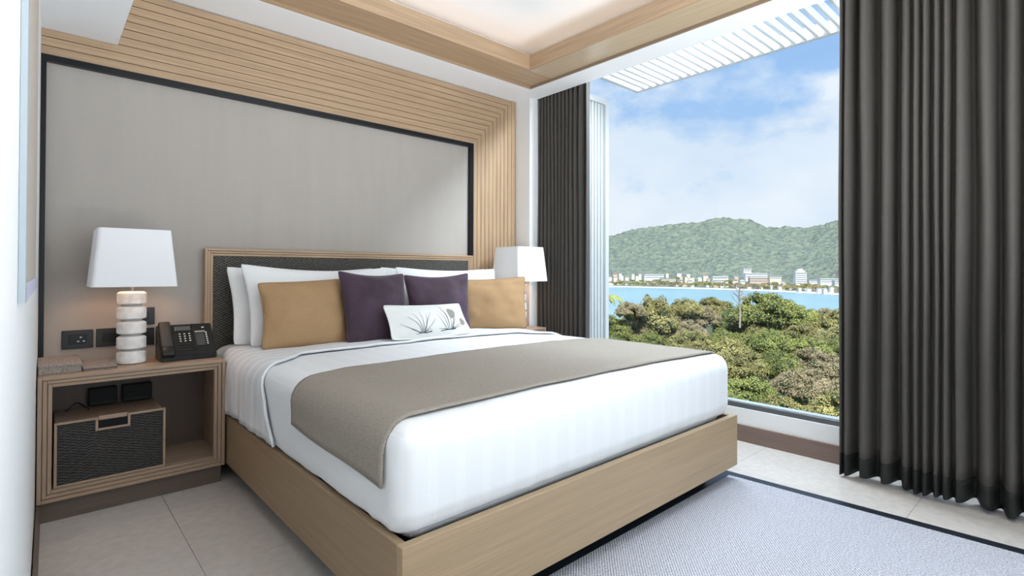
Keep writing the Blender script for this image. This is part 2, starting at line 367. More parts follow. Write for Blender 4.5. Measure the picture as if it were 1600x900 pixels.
# woven basket drawer in the nightstand
t = thing('storage_basket', (.257, 3.15, .139), 'dark woven storage basket with oak rim and slot handle inside the nightstand', 'basket')
bx0, bx1, bz0, bz1, by = .056, .462, .1395, .421, 3.0045
obj('woven_front', bx(bx0+.011, bx1-.011, by+.003, by+.012, bz0+.011, bz1-.011), BASKW, t)
bm = bmesh.new()
rim = [(bx0, bx1, bz0, bz0+.010), (bx0, bx0+.010, bz0+.0101, bz1), (bx1-.010, bx1, bz0+.0101, bz1), (bx0+.0101, .196, bz1-.010, bz1), (.324, bx1-.0101, bz1-.010, bz1),
       (.196, .206, bz1-.060, bz1), (.314, .324, bz1-.060, bz1), (.2061, .3139, bz1-.060, bz1-.050)]
for a in rim: box(bm, a[0], a[1], by-.002, by+.014, a[2], a[3], bev=.0012)
obj('rim', bm, OKDX, t)
obj('hand_slot', bx(.2061, .3139, by+.0005, by+.0029, bz1-.0499, bz1-.016), mat('slot_dark', (.004, .004, .004), .9), t)
obj('handle', bx(.2065, .3135, by+.002, by+.015, bz1-.0155, bz1+.004, bev=.003), OKDX, t)
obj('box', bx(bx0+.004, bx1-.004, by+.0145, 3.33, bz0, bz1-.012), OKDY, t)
# equipment in the nightstand
for x, w_, lab in ((.245, .115, 'black power unit at the back of the nightstand above the basket, left one'), (.385, .125, 'black power unit at the back of the nightstand above the basket, right one')):
    t = thing('power_unit', (x, 3.3, .41), lab, 'adapter')
    obj('case', bx(x-w_/2, x+w_/2, 3.30, 3.345, .415, .50, bev=.006, seg=2), HEM, t)
    obj('indicator_strip', bx(x-w_/2+.01, x+w_/2-.01, 3.2985, 3.2999, .425, .428), PHONEG, t)
tag(obj('power_cable', tube(bmesh.new(), [(.10+.09*s, 3.25+.02*math.sin(5*s), .418+.0*s+.03*math.sin(3.1*s)**2) for s in [i/12 for i in range(13)]], .003), PHONE, smooth=True),
    'thin black cable curling above the basket inside the nightstand', 'cable')

# ------------------------------------------------------------------ things on the nightstand
t = thing('storage_case', (.078, 3.2, .628), 'square grey cloth-covered box with a lid on the nightstand at the wall', 'box')
obj('body', bx(.003, .148, 3.045, 3.345, .6285, .658, bev=.0015), CASEC, t)
obj('lid', bx(.002, .149, 3.044, 3.346, .6585, .670, bev=.002), CASEC, t)
t = thing('folder', (.215, 3.17, .628), 'thin grey cloth writing folder lying between the box and the lamp', 'folder')
obj('cover', bx(.153, .279, 3.045, 3.32, .6285, .632, bev=.001), CASEC, t)
obj('pages', bx(.155, .276, 3.048, 3.317, .6325, .638), mat('paper_pad', (.16, .13, .12), .8), t)
obj('cover', bx(.153, .279, 3.045, 3.32, .6385, .642, bev=.001), CASEC, t)
# telephone
t = thing('telephone', (.575, 3.17, .628), 'black desk telephone with handset and lit keypad on the nightstand', 'telephone')
ph = Vector((.4515, 3.10, .6295)); ang = R(46); eu = Vector((1, 0, 0)); ev = Vector((0, math.cos(ang), math.sin(ang))); en = eu.cross(ev)
def pbox(u0, u1, v0, v1, n0, n1, bev=0, top=0):
    bm = bmesh.new(); box(bm, u0, u1, v0, v1, n0, n1, bev=bev, seg=2)
    o_ = Vector((0, 0, .022))+en*.0045
    for v in bm.verts: v.co = ph+o_+eu*v.co.x+ev*v.co.y+en*v.co.z
    return bm
bm = bmesh.new(); prism(bm, [(3.085, .6295), (3.085, .655), (3.225, .800), (3.245, .795), (3.25, .6295)], .4515, .700, 0)
bmesh.ops.bevel(bm, geom=bm.edges[:], offset=.004, segments=2, affect='EDGES'); obj('base', bm, PHONE, t)
obj('handset', pbox(.006, .058, -.018, .200, .012, .034, bev=.009), PHONEG, t, smooth=True)
obj('handset', pbox(.004, .060, -.02, .035, .006, .0405, bev=.008), PHONE, t, smooth=True)
obj('display', pbox(.078, .148, .150, .178, .009, .0125, bev=.001), SCREEN, t)
obj('trim_line', pbox(.066, .158, .1415, .1435, .009, .0125), PHONEG, t)
obj('trim_line', pbox(.1575, .1595, .03, .195, .009, .0125), PHONEG, t)
obj('speed_dial_card', pbox(.165, .205, .045, .125, .009, .012), mat('phone_card', (.05, .05, .048), .5), t)
obj('label_strip', pbox(.165, .212, .133, .142, .009, .0125), mat('phone_label', (.35, .35, .33), .6), t)
for r_ in range(4):
    for c_ in range(3):
        obj('key', pbox(.091+c_*.0215, .099+c_*.0215, .124-r_*.0155, .129-r_*.0155, .010, .0145, bev=.001), KEYW, t)
for r_ in range(6):
    obj('line_key', pbox(.212, .219, .124-r_*.0145, .131-r_*.0145, .010, .0145, bev=.001), KEYW, t)
for r_ in range(3):
    for c_ in range(4):
        obj('function_key', pbox(.082+c_*.020, .094+c_*.020, .057-r_*.018, .0615-r_*.018, .010, .0135, bev=.001), PHONEG, t)
obj('message_lamp', pbox(.199, .211, .160, .167, .010, .0145, bev=.002), KEYW, t)
for c_ in range(4): obj('brand_strip', pbox(.17+c_*.017, .180+c_*.017, .012, .0155, .009, .0115), PHONEG, t)
# lamps
def lamp(cx, cy, label, z0=.629):
    t = thing('table_lamp', (cx, cy, z0), label, 'lamp')
    for k in range(5):
        z = z0+k*.0725
        obj('stone_drum', lathe(bmesh.new(), cx, cy, [(.052, z), (.060, z+.005), (.0605, z+.03), (.060, z+.054), (.050, z+.0615)]), MARBLE, t, smooth=False)
        if k < 4: obj('neck', cyl(bmesh.new(), (cx, cy, z+.067), .043, .0108), mat('neck_grey', (.42, .40, .38), .5) if k == 0 and 'neck_grey' not in bpy.data.materials else bpy.data.materials['neck_grey'], t, smooth=False)
    obj('stem', cyl(bmesh.new(), (cx, cy, z0+.43), .006, .15, 12), STEEL, t)
    zb, zt = z0+.378, z0+.652
    def shell(inner):
        def P(i, j):
            k = j/6; hw = (.167*(1-k)+.142*k)-inner; r = .018; z = zb+(zt-zb)*k
            q, s = divmod(i, 6); a = (q*90+s*18)*math.pi/180
            sx_ = [1, -1, -1, 1][q]; sy_ = [1, 1, -1, -1][q]
            return Vector((cx+sx_*(hw-r)+r*math.cos(a), cy+sy_*(hw-r)+r*math.sin(a), z))
        return gridmesh(P, 24, 7, closed_u=True)
    bm = shell(0); b2 = shell(.003); me_ = bpy.data.meshes.new('t'); b2.to_mesh(me_); b2.free()
    n0 = len(bm.verts); bm.from_mesh(me_); bm.verts.ensure_lookup_table()
    for j in (0, 6):
        for i in range(24):
            a, b = i*7+j, ((i+1) % 24)*7+j
            bm.faces.new((bm.verts[a], bm.verts[b], bm.verts[n0+b], bm.verts[n0+a]))
    bmesh.ops.recalc_face_normals(bm, faces=bm.faces[:])
    sh = obj('lamp_shade', bm, SHADE, t)
    for k in range(2):
        a = k*math.pi/2
        obj('spider_bar', tube(bmesh.new(), [(cx-.14*math.cos(a), cy-.14*math.sin(a), zt-.02), (cx+.14*math.cos(a), cy+.14*math.sin(a), zt-.02)], .002), STEEL, t)
    obj('glow_blocker', bx(cx-.138, cx+.138, cy-.138, cy+.138, zt-.012, zt-.010), SHADE, t)  # disc added inside the shade to stop the bulb's glow going up
    obj('bulb', lathe(bmesh.new(), cx, cy, [(.008, z0+.505), (.026, z0+.53), (.030, z0+.55), (.022, z0+.575), (.004, z0+.585)], 16), mat('warm_bulb', (1, .9, .8), .5, emit=((1, .60, .36), 42)), t, smooth=True)
    return t
lamp(.343, 3.172, 'stacked marble table lamp with square white shade on the left nightstand')
lamp(2.905, 3.12, 'table lamp with square white shade beyond the pillows near the window')
# socket plates on the fabric panel
PLATE = mat('charcoal_socket_plastic', (.014, .015, .015), .4); PIN = mat('socket_dark', (.003, .003, .003), .6); TERM = mat('socket_terminal', (.45, .5, .5), .3, metal=.5)
def socket(x0, x1, z0, z1, label, kind):
    t = thing('wall_socket', ((x0+x1)/2, YW-.006, z0), label, 'socket', 'sockets on the panel by the lamp')
    obj('plate', bx(x0, x1, YW-.012, YW-.0025, z0, z1, bev=.002), PLATE, t)
    cx_, cz = (x0+x1)/2, (z0+z1)/2; hw = (x1-x0)/2-.026
    obj('insert', bx(cx_-hw, cx_+hw, YW-.0145, YW-.0121, cz-.024, cz+.024, bev=.001), PHONE, t)
    if kind == 'uk':
        for dx, dz in ((.012, .010), (.002, -.010), (.024, -.010)): obj('pin_hole', bx(cx_+dx-.004, cx_+dx+.004, YW-.0155, YW-.0146, cz+dz-.003, cz+dz+.003), TERM, t)
    elif kind == 'two':
        for dz in (.010, -.010): obj('pin_hole', cyl(bmesh.new(), (cx_-.018, YW-.0151, cz+dz), .006, .001, 16, axis='Y'), PIN, t)
        obj('cover_seam', bx(cx_-.002, cx_+hw-.004, YW-.0155, YW-.0146, cz+.014, cz+.0155), PIN, t)
    else:
        obj('rocker', bx(cx_-hw+.006, cx_+hw-.006, YW-.0165, YW-.0146, cz-.018, cz+.018, bev=.001), PLATE, t)
socket(.088, .210, .692, .784, 'charcoal socket plate with pale pin holes, leftmost above the grey box', 'uk')
socket(.222, .344, .692, .785, 'charcoal two-hole socket plate partly behind the lamp, on its left', 'two')
socket(.378, .470, .795, .886, 'charcoal switch plate right of the lamp, the upper one', 'sw')
socket(.378, .470, .685, .776, 'charcoal switch plate right of the lamp, the lower one', 'sw')

# ================================================================== BED
XL, XR, YF, YB = .725, 2.70, 1.235, 3.36
bed = thing('bed', (1.71, 2.3, 0), 'large low oak bed with woven dark headboard against the grey wall panel', 'bed')
obj('plinth', bx(.82, 2.60, 1.36, 3.30, 0, .088), mat('plinth_black', (.006, .006, .007), .6), bed)
obj('side_board', bx(XL+.003, XL+.030, YF+.031, YB-.002, .088, .338, bev=.0015), BEDYSHADE, bed)
obj('side_board', bx(XR-.030, XR-.003, YF+.031, YB-.002, .088, .338, bev=.0015), BEDYSHADE, bed)
obj('foot_board', bx(XL, XR, YF, YF+.030, .082, .341, bev=.002), BEDX, bed)
obj('slat_base', bx(XL+.031, XR-.031, YF+.031, YB-.003, .18, .30), BLACK, bed)
mt = obj('mattress', bx(XL+.05, XR-.05, YF+.06, YB-.06, .3005, .62, bev=.05, seg=4), WPIL, bed, smooth=True)
# headboard: three-step oak frame and woven panel
hb = obj('headboard', bx(.701, 2.617, 3.385, 3.415, .02, 1.209), OAKX, bed)
for k in range(3):
    a = k*.0145; b = (k+1)*.0145-.001; y = 3.363+.004*k
    x0, x1, z1 = .70, 2.618, 1.213
    for (u0, u1, v0, v1, m) in ((x0+a, x0+b, .09, z1-a, OAKZ), (x1-b, x1-a, .09, z1-a, OAKZ), (x0+b, x1-b, z1-b, z1-a, OAKX)):
        obj('frame_moulding', bx(u0, u1, y, 3.3845, v0, v1, bev=.0015), m, hb)
obj('woven_panel', bx(.7445, 2.5735, 3.3745, 3.3848, .09, 1.169), WOVEN, hb)

# ---- bed linen: rounded cross-section shared by duvet, folded sheet and runner
def section(s, off=0., rt=.085, x0=XL+.012, x1=XR-.004, zb=.352, zt=.652):
    """s in 0..1 from left hem over the top to the right hem; returns x, z, nx, nz"""
    hl = zt-zb-rt; wd = (x1-x0)-2*rt; arc = math.pi/2*rt; T = 2*hl+2*arc+wd; d = s*T
    if d < hl: return x0-off, zb+d
    d -= hl
    if d < arc:
        a = d/rt; return x0+rt-(rt+off)*math.cos(a), zt-rt+(rt+off)*math.sin(a)
    d -= arc
    if d < wd:
        q = d/wd; return x0+rt+d, zt+off+.012*math.sin(math.pi*q)
    d -= wd
    if d < arc:
        a = d/rt; return x1-rt+(rt+off)*math.sin(a), zt-rt+(rt+off)*math.cos(a)
    d -= arc; return x1+off, zt-rt-d
def wr(x, y, z, a=.006, f=5.): return (noise.noise(Vector((x*f, y*f, z*f)))+.5*noise.noise(Vector((x*f*2.3, y*f*2.3, z*f*2.3+7))))*a
# duvet body: rounded box
def rounded_box(x0, x1, y0, y1, z0, z1, rt, rv, n):
    bm = bmesh.new(); r = bmesh.ops.create_cube(bm, size=2)
    bmesh.ops.subdivide_edges(bm, edges=bm.edges[:], cuts=n, use_grid_fill=True)
    cx_, cy_, cz_ = (x0+x1)/2, (y0+y1)/2, (z0+z1)/2; hx, hy, hz = (x1-x0)/2, (y1-y0)/2, (z1-z0)/2
    for v in bm.verts:
        # crowd the grid lines towards the edges
        def wp(t, h): return math.copysign(h*(1-(1-abs(t))**1.7), t)
        p = Vector((wp(v.co.x, hx), wp(v.co.y, hy), wp(v.co.z, hz)))
        q = Vector((max(-hx+rv, min(hx-rv, p.x)), max(-hy+rv, min(hy-rv, p.y)), max(-hz+rt, min(hz-rt, p.z))))
        d = p-q
        if d.length > 1e-6:
            dn = Vector((d.x/rv, d.y/rv, d.z/rt)); m_ = max(abs(dn.x), abs(dn.y), abs(dn.z)); dn = dn/dn.length*m_
            p = q+Vector((dn.x*rv, dn.y*rv, dn.z*rt))
        v.co = p+Vector((cx_, cy_, cz_))
    return bm
bm = rounded_box(XL+.012, XR-.004, YF+.026, 3.30, .30, .652, .075, .062, 44)
for v in bm.verts:
    x, y, z = v.co
    qx = (x-XL)/(XR-XL); top = max(0, (z-.60)/.05)
    if z > .6: v.co.z += .012*math.sin(math.pi*min(1, max(0, (qx-.06)/.88)))
    a = wr(x, y, z, .005)
    if z < .62 and y < 1.35 and .8 < x < 2.66: v.co.y += wr(x*3, y, z*.5, .0035)
    if x < .80 and z < .62: v.co.x += wr(x, y*3.2, z*.7, .006)-.002
    v.co.z += a*.6
    if z < .40:                                     # tucks in behind the boards
        k = min(1, (.40-z)/.05)
        if z < .352: v.co.z = .349+.002*math.sin(y*9+x*7)
        if x < .80: v.co.x += .006*k
        if x > 2.64: v.co.x -= .006*k
        if y < 1.33: v.co.y += .016*k
dv = obj('duvet', bm, DUVET, smooth=True)
tag(dv, 'smooth white duvet covering the whole bed', 'duvet')
# folded top sheet towards the pillows
def foldY(s):                                       # the fold sweeps towards the foot down the left side
    k = max(0, (.20-s)/.20); k2 = max(0, (s-.80)/.20)
    return 2.66-.40*k**.75*(1 if s < .2 else 0)-.40*k2**.75
def sheetP(off, jit):
    def P(i, j):
        s = i/96; x, z = section(s, off); y = foldY(s)+(3.30-foldY(s))*j/50
        hem = .005*math.sin(y*14)+.004*math.sin(y*5.2+1)+.004
        if s < .09: z += hem*(1-s/.09)
        if s < .17: x += -.004+.0035*math.sin(y*46+math.sin(z*11)*1.2)*max(0, min(1, (3.2-y)*3))*(1-s/.17)*.8+wr(x, y*2, z, .005)
        z += wr(x, y, z, .006) if .12 < s < .88 else 0
        if y > 3.2 and s < .15: x -= .0
        return Vector((x, y, z))
    return P
sh = obj('folded_sheet', gridmesh(sheetP(.013, 1), 97, 51), SHEET, smooth=True)
md = sh.modifiers.new('thick', 'SOLIDIFY'); md.thickness = .006; md.offset = -1
tag(sh, 'white striped top sheet folded back below the pillows', 'sheet')
obj('hem_band', tube(bmesh.new(), [sheetP(.0155, 1)(i, 0) for i in range(97)], .0040, 6), WPIL, sh, smooth=True)
# runner
def runP(i, j):
    s = .052+(.948-.052)*i/96; x, z = section(s, .012)
    y0, y1 = 1.335, 2.135
    if s < .2: k = (.2-s)/.2; y1 -= .085*min(1, k*1.6); y0 += .01*k
    if s > .8: k = (s-.8)/.2; y1 -= .085*min(1, k*1.6)
    q = j/40; y = y0+(y1-y0)*q
    if i == 0 or s < .12: z += (.028*(q)-.012)*(1-(s-.052)/.07 if s < .12 else 0)
    fold = max(0, 1-(s-.05)/.12) if s < .17 else 0
    x += fold*(.004*math.sin(q*7)-.004)
    return Vector((x, y, z+(wr(x, y, z, .003) if .12 < s < .88 else 0)))
rn = obj('bed_runner', gridmesh(runP, 97, 41), RUN, smooth=True)
md = rn.modifiers.new('thick', 'SOLIDIFY'); md.thickness = .008; md.offset = 0
tag(rn, 'grey-brown woven runner laid across the foot of the bed', 'runner')

# ---- pillows
def pillow(name, BL, BR, TR, TL, T, m, label, cat, group=None, pinch=.07, piping=None, n=30, wrk=.006, seed=0, flat=.5, pv=None):
    pv = pinch if pv is None else pv
    BL, BR, TR, TL = map(Vector, (BL, BR, TR, TL))
    nrm = ((BR-BL)+(TR-TL)).cross((TL-BL)+(TR-BR)); nrm.normalize()      # towards the foot of the bed
    def P(a, b, side):
        aa = a*(1-pinch*(1-b*b)); bb = b*(1-(pv if b > 0 else pinch*.6)*(1-a*a))
        cz = 1-.03*(a*a*b*b)**5; aa *= cz; bb *= cz; u, v = (aa+1)/2, (bb+1)/2
        p = BL*(1-u)*(1-v)+BR*u*(1-v)+TR*u*v+TL*(1-u)*v
        th = T*(max(0, (1-a*a)*(1-b*b)))**flat
        w_ = wr(p.x+seed, p.y, p.z+seed*.3, wrk, 9)*min(1, th/T*2)
        cr_ = wrk*.8*math.sin((a*b)*9+seed)*(abs(a*b))**1.5*(1-max(abs(a), abs(b))**6)
        return p+nrm*side*(th+(w_+cr_ if side > 0 else 0))-Vector((0, 0, .012*(1-b)*max(0, 1-a*a)*.5))
    bm = bmesh.new(); G = {}
    def c(i): t_ = i/n*2-1; return math.sin(t_*math.pi/2)
    for side in (1, -1):
        for i in range(n+1):
            for j in range(n+1):
                edge = i in (0, n) or j in (0, n)
                if edge and side == -1: G[(side, i, j)] = G[(1, i, j)]
                else: G[(side, i, j)] = bm.verts.new(P(c(i), c(j), side))
        for i in range(n):
            for j in range(n):
                q = [G[(side, i, j)], G[(side, i+1, j)], G[(side, i+1, j+1)], G[(side, i, j+1)]]
                if side < 0: q.reverse()
                bm.faces.new(q)
    base = (BL+BR)/2
    o = obj(name, bm, m, smooth=True, base=base); tag(o, label, cat, group)
    if piping:
        loop = [(c(i), -1) for i in range(n)]+[(1, c(i)) for i in range(n)]+[(c(n-i), 1) for i in range(n)]+[(-1, c(n-i)) for i in range(n)]
        obj('piping', tube(bmesh.new(), [P(a, b, 1) for a, b in loop], .0055, 6, closed=True), piping, o, smooth=True)
    return o, P
zb_ = .668
G1 = 'white sleeping pillows against the headboard'
pillow('pillow', (.80, 3.19, zb_), (1.70, 3.19, zb_), (1.71, 3.30, 1.108), (.785, 3.30, 1.112), .055, WPIL, 'white pillow standing against the headboard at its left end, behind another', 'pillow', G1, pinch=.05, pv=.13, seed=1)
pillow('pillow', (1.80, 3.19, zb_), (2.66, 3.19, zb_), (2.70, 3.30, 1.108), (1.745, 3.30, 1.118), .055, WPIL, 'white pillow against the right end of the headboard, behind another', 'pillow', G1, pinch=.05, pv=.13, seed=2)
pillow('pillow', (.85, 3.055, zb_), (1.72, 3.055, zb_), (1.745, 3.19, 1.112), (.829, 3.19, 1.128), .07, WPIL, 'white pillow behind the left mustard cushion, nearer of two', 'pillow', G1, pinch=.06, pv=.16, seed=3)
pillow('pillow', (1.82, 3.055, zb_), (2.66, 3.055, zb_), (2.705, 3.19, 1.110), (1.80, 3.19, 1.118), .07, WPIL, 'white pillow behind the right purple and mustard cushions, nearer of two', 'pillow', G1, pinch=.06, pv=.12, seed=4)
G2 = 'mustard cushions'; G3 = 'purple cushions'
pillow('cushion', (.872, 2.925, .672), (1.37, 2.925, .672), (1.385, 3.04, 1.036), (.884, 3.04, 1.016), .075, MUST, 'mustard linen cushion at the left end of the row of pillows', 'cushion', G2, pinch=.10, pv=.035, piping=MUSTP, wrk=.014, seed=5)
pillow('cushion', (2.24, 3.07, .675), (2.685, 2.80, .672), (2.735, 2.875, 1.045), (2.27, 3.13, 1.02), .07, MUST, 'mustard linen cushion at the right end of the row, in front of the far lamp', 'cushion', G2, pinch=.06, pv=.06, piping=MUSTP, wrk=.014, seed=6)
pillow('cushion', (1.31, 2.84, .672), (1.73, 2.86, .672), (1.748, 2.98, 1.068), (1.309, 2.975, 1.085), .068, PURP, 'dark purple velvet cushion overlapping the left mustard cushion', 'cushion', G3, pinch=.07, piping=PURP, wrk=.014, seed=7, pv=.13)
pillow('cushion', (1.79, 2.94, .672), (2.262, 2.935, .672), (2.292, 3.005, 1.072), (1.768, 3.01, 1.060), .075, PURP, 'dark purple velvet cushion overlapping the right mustard cushion', 'cushion', G3, pinch=.07, piping=PURP, wrk=.014, seed=8, pv=.14)
lc, LP = pillow('lumbar_cushion', (1.522, 2.715, .686), (2.100, 2.715, .690), (2.058, 2.795, .870), (1.506, 2.795, .880), .050, LUMB,
                'small white lumbar cushion printed with grey twigs and seed heads, at the front', 'cushion', pinch=.045, piping=LUMB, wrk=.004, seed=9, flat=.85, pv=.09)
# print on the lumbar cushion: twigs as flat strips lying on its surface
def onl(px, py):                                     # px, py: 0..1 across the face
    return LP(px*2-1, py*2-1, 1)
fn = (onl(.55, .5)-onl(.5, .5)).cross(onl(.5, .55)-onl(.5, .5)); fn.normalize()
def strip(bm, pts, w0, w1):
    pv = None; n_ = len(pts)
    for i, (a, b) in enumerate(pts):
        a2, b2 = pts[min(i+1, n_-1)]; a1, b1 = pts[max(i-1, 0)]
        dx, dy = (a2-a1)*.58, (b2-b1)*.19; l_ = math.hypot(dx, dy) or 1; w_ = (w0+(w1-w0)*i/(n_-1))/2
        ox, oy = -dy/l_*w_/.58, dx/l_*w_/.19
        v = [bm.verts.new(onl(a+ox, b+oy)+fn*.0012), bm.verts.new(onl(a-ox, b-oy)+fn*.0012)]
        if pv: bm.faces.new((pv[0], pv[1], v[1], v[0]))
        pv = v
def twig(bm, x0, y0, x1, y1, bend, w0=.0042, w1=.0012, n_=9):
    strip(bm, [(x0+(x1-x0)*k+bend*math.sin(math.pi*k)*.5, y0+(y1-y0)*k**.85) for k in [i/n_ for i in range(n_+1)]], w0, w1)
bm = bmesh.new()
for a in ((.33, .12, .10, .42, -.04), (.34, .12, .20, .60, .05), (.35, .12, .27, .70, .03), (.36, .12, .36, .80, .02), (.37, .12, .44, .68, .02), (.38, .12, .50, .70, -.03), (.38, .12, .54, .50, .03), (.36, .12, .47, .22, .01), (.34, .12, .22, .24, -.01)):
    twig(bm, *a, w0=.0040)
for a in ((.67, .15, .58, .66, -.02), (.69, .15, .60, .78, .04), (.71, .15, .66, .88, .04), (.71, .15, .66, .98, .05), (.73, .15, .76, .66, .03), (.74, .15, .85, .85, .05), (.75, .15, .88, .80, .04), (.73, .15, .92, .34, .02), (.74, .15, .90, .24, .02), (.70, .15, .56, .20, 0)):
    twig(bm, *a, w0=.0046)
strip(bm, [(.28, .10), (.34, .125), (.40, .12), (.47, .15)], .002, .006); strip(bm, [(.58, .13), (.68, .15), (.76, .15), (.80, .17)], .004, .007)
obj('printed_twigs', bm, INK, lc)
bm = bmesh.new()
for (cx_, cy_, r_) in ((.80, .66, .033), (.93, .36, .023)):
    for ring in range(4):
        for k in range(22):
            a0, a1 = 2*math.pi*k/22, 2*math.pi*(k+1)/22
            def q(a, rr):
                rr = rr*(1+.10*math.sin(3*a+cx_*9)+.05*math.sin(11*a)); return onl(cx_+rr*math.cos(a)/.58, cy_+rr*math.sin(a)/.19)+fn*.0016
            r0, r1 = r_*ring/4, r_*(ring+1)/4
            vs = [bm.verts.new(q(a0, r0+1e-5)), bm.verts.new(q(a0, r1)), bm.verts.new(q(a1, r1)), bm.verts.new(q(a1, r0+1e-5))]
            bm.faces.new(vs)
obj('printed_seed_head', bm, INK2, lc)

# ================================================================== CURTAINS
def curtain(name, peaks, xa, xb, z0, z1, label, hem, lean=0., cloth=CURT):
    """peaks: y of each fold nearest the room; valleys fall between them"""
    prof = []
    for a, b in zip(peaks, peaks[1:]):
        g = abs(b-a); dep = min(1, g/.075)
        for k in range(12):
            q = k/12; prof.append((a+(b-a)*q, xa+(xb-xa)*dep*(.5-.5*math.cos(2*math.pi*q))**1.7))
    prof.append((peaks[-1], xa))
    nz = 40
    def mk(za, zb__, nz_, o=0.):
        def P(i, j):
            y, x = prof[i]; z = za+(zb__-za)*j/nz_; k = 1-(z-z0)/(z1-z0)
            x += .010*math.sin(y*23+z*1.3)*k+.006*noise.noise(Vector((y*6, z*1.4, 3)))
            y += lean*k+.006*noise.noise(Vector((y*9, z*1.1, 9)))
            if j == 0 and za == z0: z += .006*math.sin(y*19)+.005*math.sin(y*41)
            return Vector((x-o, y, z))
        return gridmesh(P, len(prof), nz_+1)
    t = thing(name, (xa, (peaks[0]+peaks[-1])/2, z0), label, 'curtain')
    a = obj('drape', mk(z0+hem if hem else z0, z1, nz), cloth, t, smooth=True); md_ = a.modifiers.new('thick', 'SOLIDIFY'); md_.thickness = .003
    if hem:
        b = obj('hem', mk(z0, z0+hem, 4, .0), HEM, t, smooth=True); md_ = b.modifiers.new('thick', 'SOLIDIFY'); md_.thickness = .004
    return t, prof
pk = [.885, .857, .778, .682, .600, .562, .527, .483, .448, .401, .308, .224, .15, .08, .0, -.09, -.15, -.22, -.31, -.38]
curtain('curtain', pk, 3.14, 3.25, .022, 2.74, 'long dark grey-brown curtain with black hem at the right side of the window', .105, lean=.012)
pk2 = [2.655, 2.735, 2.785, 2.83, 2.872, 2.915, 2.955, 2.995, 3.035, 3.075, 3.115, 3.155, 3.19]
curtain('curtain', pk2, 3.195, 3.28, .022, 2.74, 'dark grey curtain gathered in narrow folds between the white column and the window', .105)
t = thing('curtain_track', (3.23, 1.2, 2.742), 'white curtain track in the ceiling pocket above the window', 'track')
obj('rail', bx(3.215, 3.245, -.6, 3.19, 2.745, 2.765), WHITE, t)
obj('ceiling_clip', bx(3.22, 3.24, 1.5, 1.53, 2.766, 2.864), WHITE, t)

# ================================================================== RUG
rug = thing('rug', (1.8, .3, 0), 'pale grey woven rug with a dark edge band at the foot of the bed', 'rug')
def rx(y): return 2.762+(1.33-y)*.062
A = [(.95, 1.33), (rx(1.33), 1.33), (rx(-1.0), -1.0), (.95, -1.0)]
bm = bmesh.new(); prism(bm, [(.99, 1.285), (rx(1.285)-.052, 1.285), (rx(-.95)-.052, -.95), (.99, -.95)], .001, .012, 2); obj('woven_field', bm, RUG, rug)
for q in ([(.95, 1.2853), (.95, 1.33), (rx(1.33), 1.33), (rx(1.285)-.0, 1.2853)], [(rx(1.285)-.0517, 1.285), (rx(1.285), 1.285), (rx(-.95), -.95), (rx(-.95)-.0517, -.95)],
          [(.95, -.9503), (rx(-.95), -.9503), (rx(-1.), -1.0), (.95, -1.0)], [(.95, 1.285), (.9897, 1.285), (.9897, -.95), (.95, -.95)]):
    bm = bmesh.new(); prism(bm, q, .001, .0125, 2); obj('edge_band', bm, RUGB, rug)

# ================================================================== LANDSCAPE
SEA = -30.
LANDM = mat('ground_scrub', (.10, .13, .05), .9, var=.4, vscale=(.1, .1, .1))
# near ground the trees stand on, and the sea
bm = bmesh.new()
def gnd(i, j): 
    p = at(300+i*120, 445, 14+j*26.); return Vector((p.x, p.y, -17.5-.035*(14+j*26)+1.2*noise.noise(Vector((p.x*.03, p.y*.03, 0)))))
struct('ground', gridmesh(gnd, 15, 13), LANDM)
SEAM = mat('sea_water', (.27, .47, .55), .35, var=.18, vscale=(.012, .012, .012), bump=.05, bscale=(.6, .6, .6), spec=.35)
a, b, c_, d_ = [at(u_, 445, q) for u_, q in ((-900, 150), (3200, 150), (3200, 2600), (-900, 2600))]
me = npmesh('sea', [(v.x, v.y, SEA) for v in (a, b, c_, d_)], [(0, 1, 2, 3)])
o = bpy.data.objects.new('sea', me); me.materials.append(SEAM); C.objects.link(o); tag(o, kind='structure')
# mountain
shore = [(400, 1500), (800, 1250), (950, 1114), (1100, 980), (1200, 875), (1322, 720), (1450, 620), (1700, 500)]
ridge = [(400, 430), (800, 395), (900, 380), (950, 370), (970, 365), (985, 359), (1050, 351), (1095, 347), (1115, 341), (1130, 339), (1150, 342), (1170, 343), (1180, 347), (1200, 356), (1220, 356), (1235, 354), (1255, 357), (1290, 350), (1322, 345), (1400, 340), (1500, 350), (1700, 380)]
def ip(tb, x): return float(np.interp(x, [p[0] for p in tb], [p[1] for p in tb]))
def terrain(u_, t_):
    ds = ip(shore, u_); dr = ds+950; d = ds+950*t_
    zr = H+(426-ip(ridge, u_))/F*dr
    p = at(u_, 445, d)
    base = SEA+1.5+(zr-SEA)*(max(0, t_-.04)**1.5 if t_ <= 1 else 1-(t_-1)*1.2)
    k = max(0, min(1, t_*1.8))*(1 if t_ < .85 else max(.25, (1-t_)/.15))
    g = noise.noise(Vector((p.x*.0055, p.y*.0055, 1)))*22+(1-abs(noise.noise(Vector((p.x*.011, p.y*.011, 5)))))*14-9
    z = base+k*g+noise.noise(Vector((p.x*.045, p.y*.045, 2)))*6*min(1, t_*4)+noise.noise(Vector((p.x*.12, p.y*.12, 2)))*4.0*min(1, t_*4)
    return Vector((p.x, p.y, z))
NU, NT = 330, 130
vs = [terrain(640+i*(1560-640)/(NU-1), (j/(NT-1))*1.12) for i in range(NU) for j in range(NT)]
fs = [(i*NT+j, (i+1)*NT+j, (i+1)*NT+j+1, i*NT+j+1) for i in range(NU-1) for j in range(NT-1)]
me = npmesh('mountain', vs, fs)
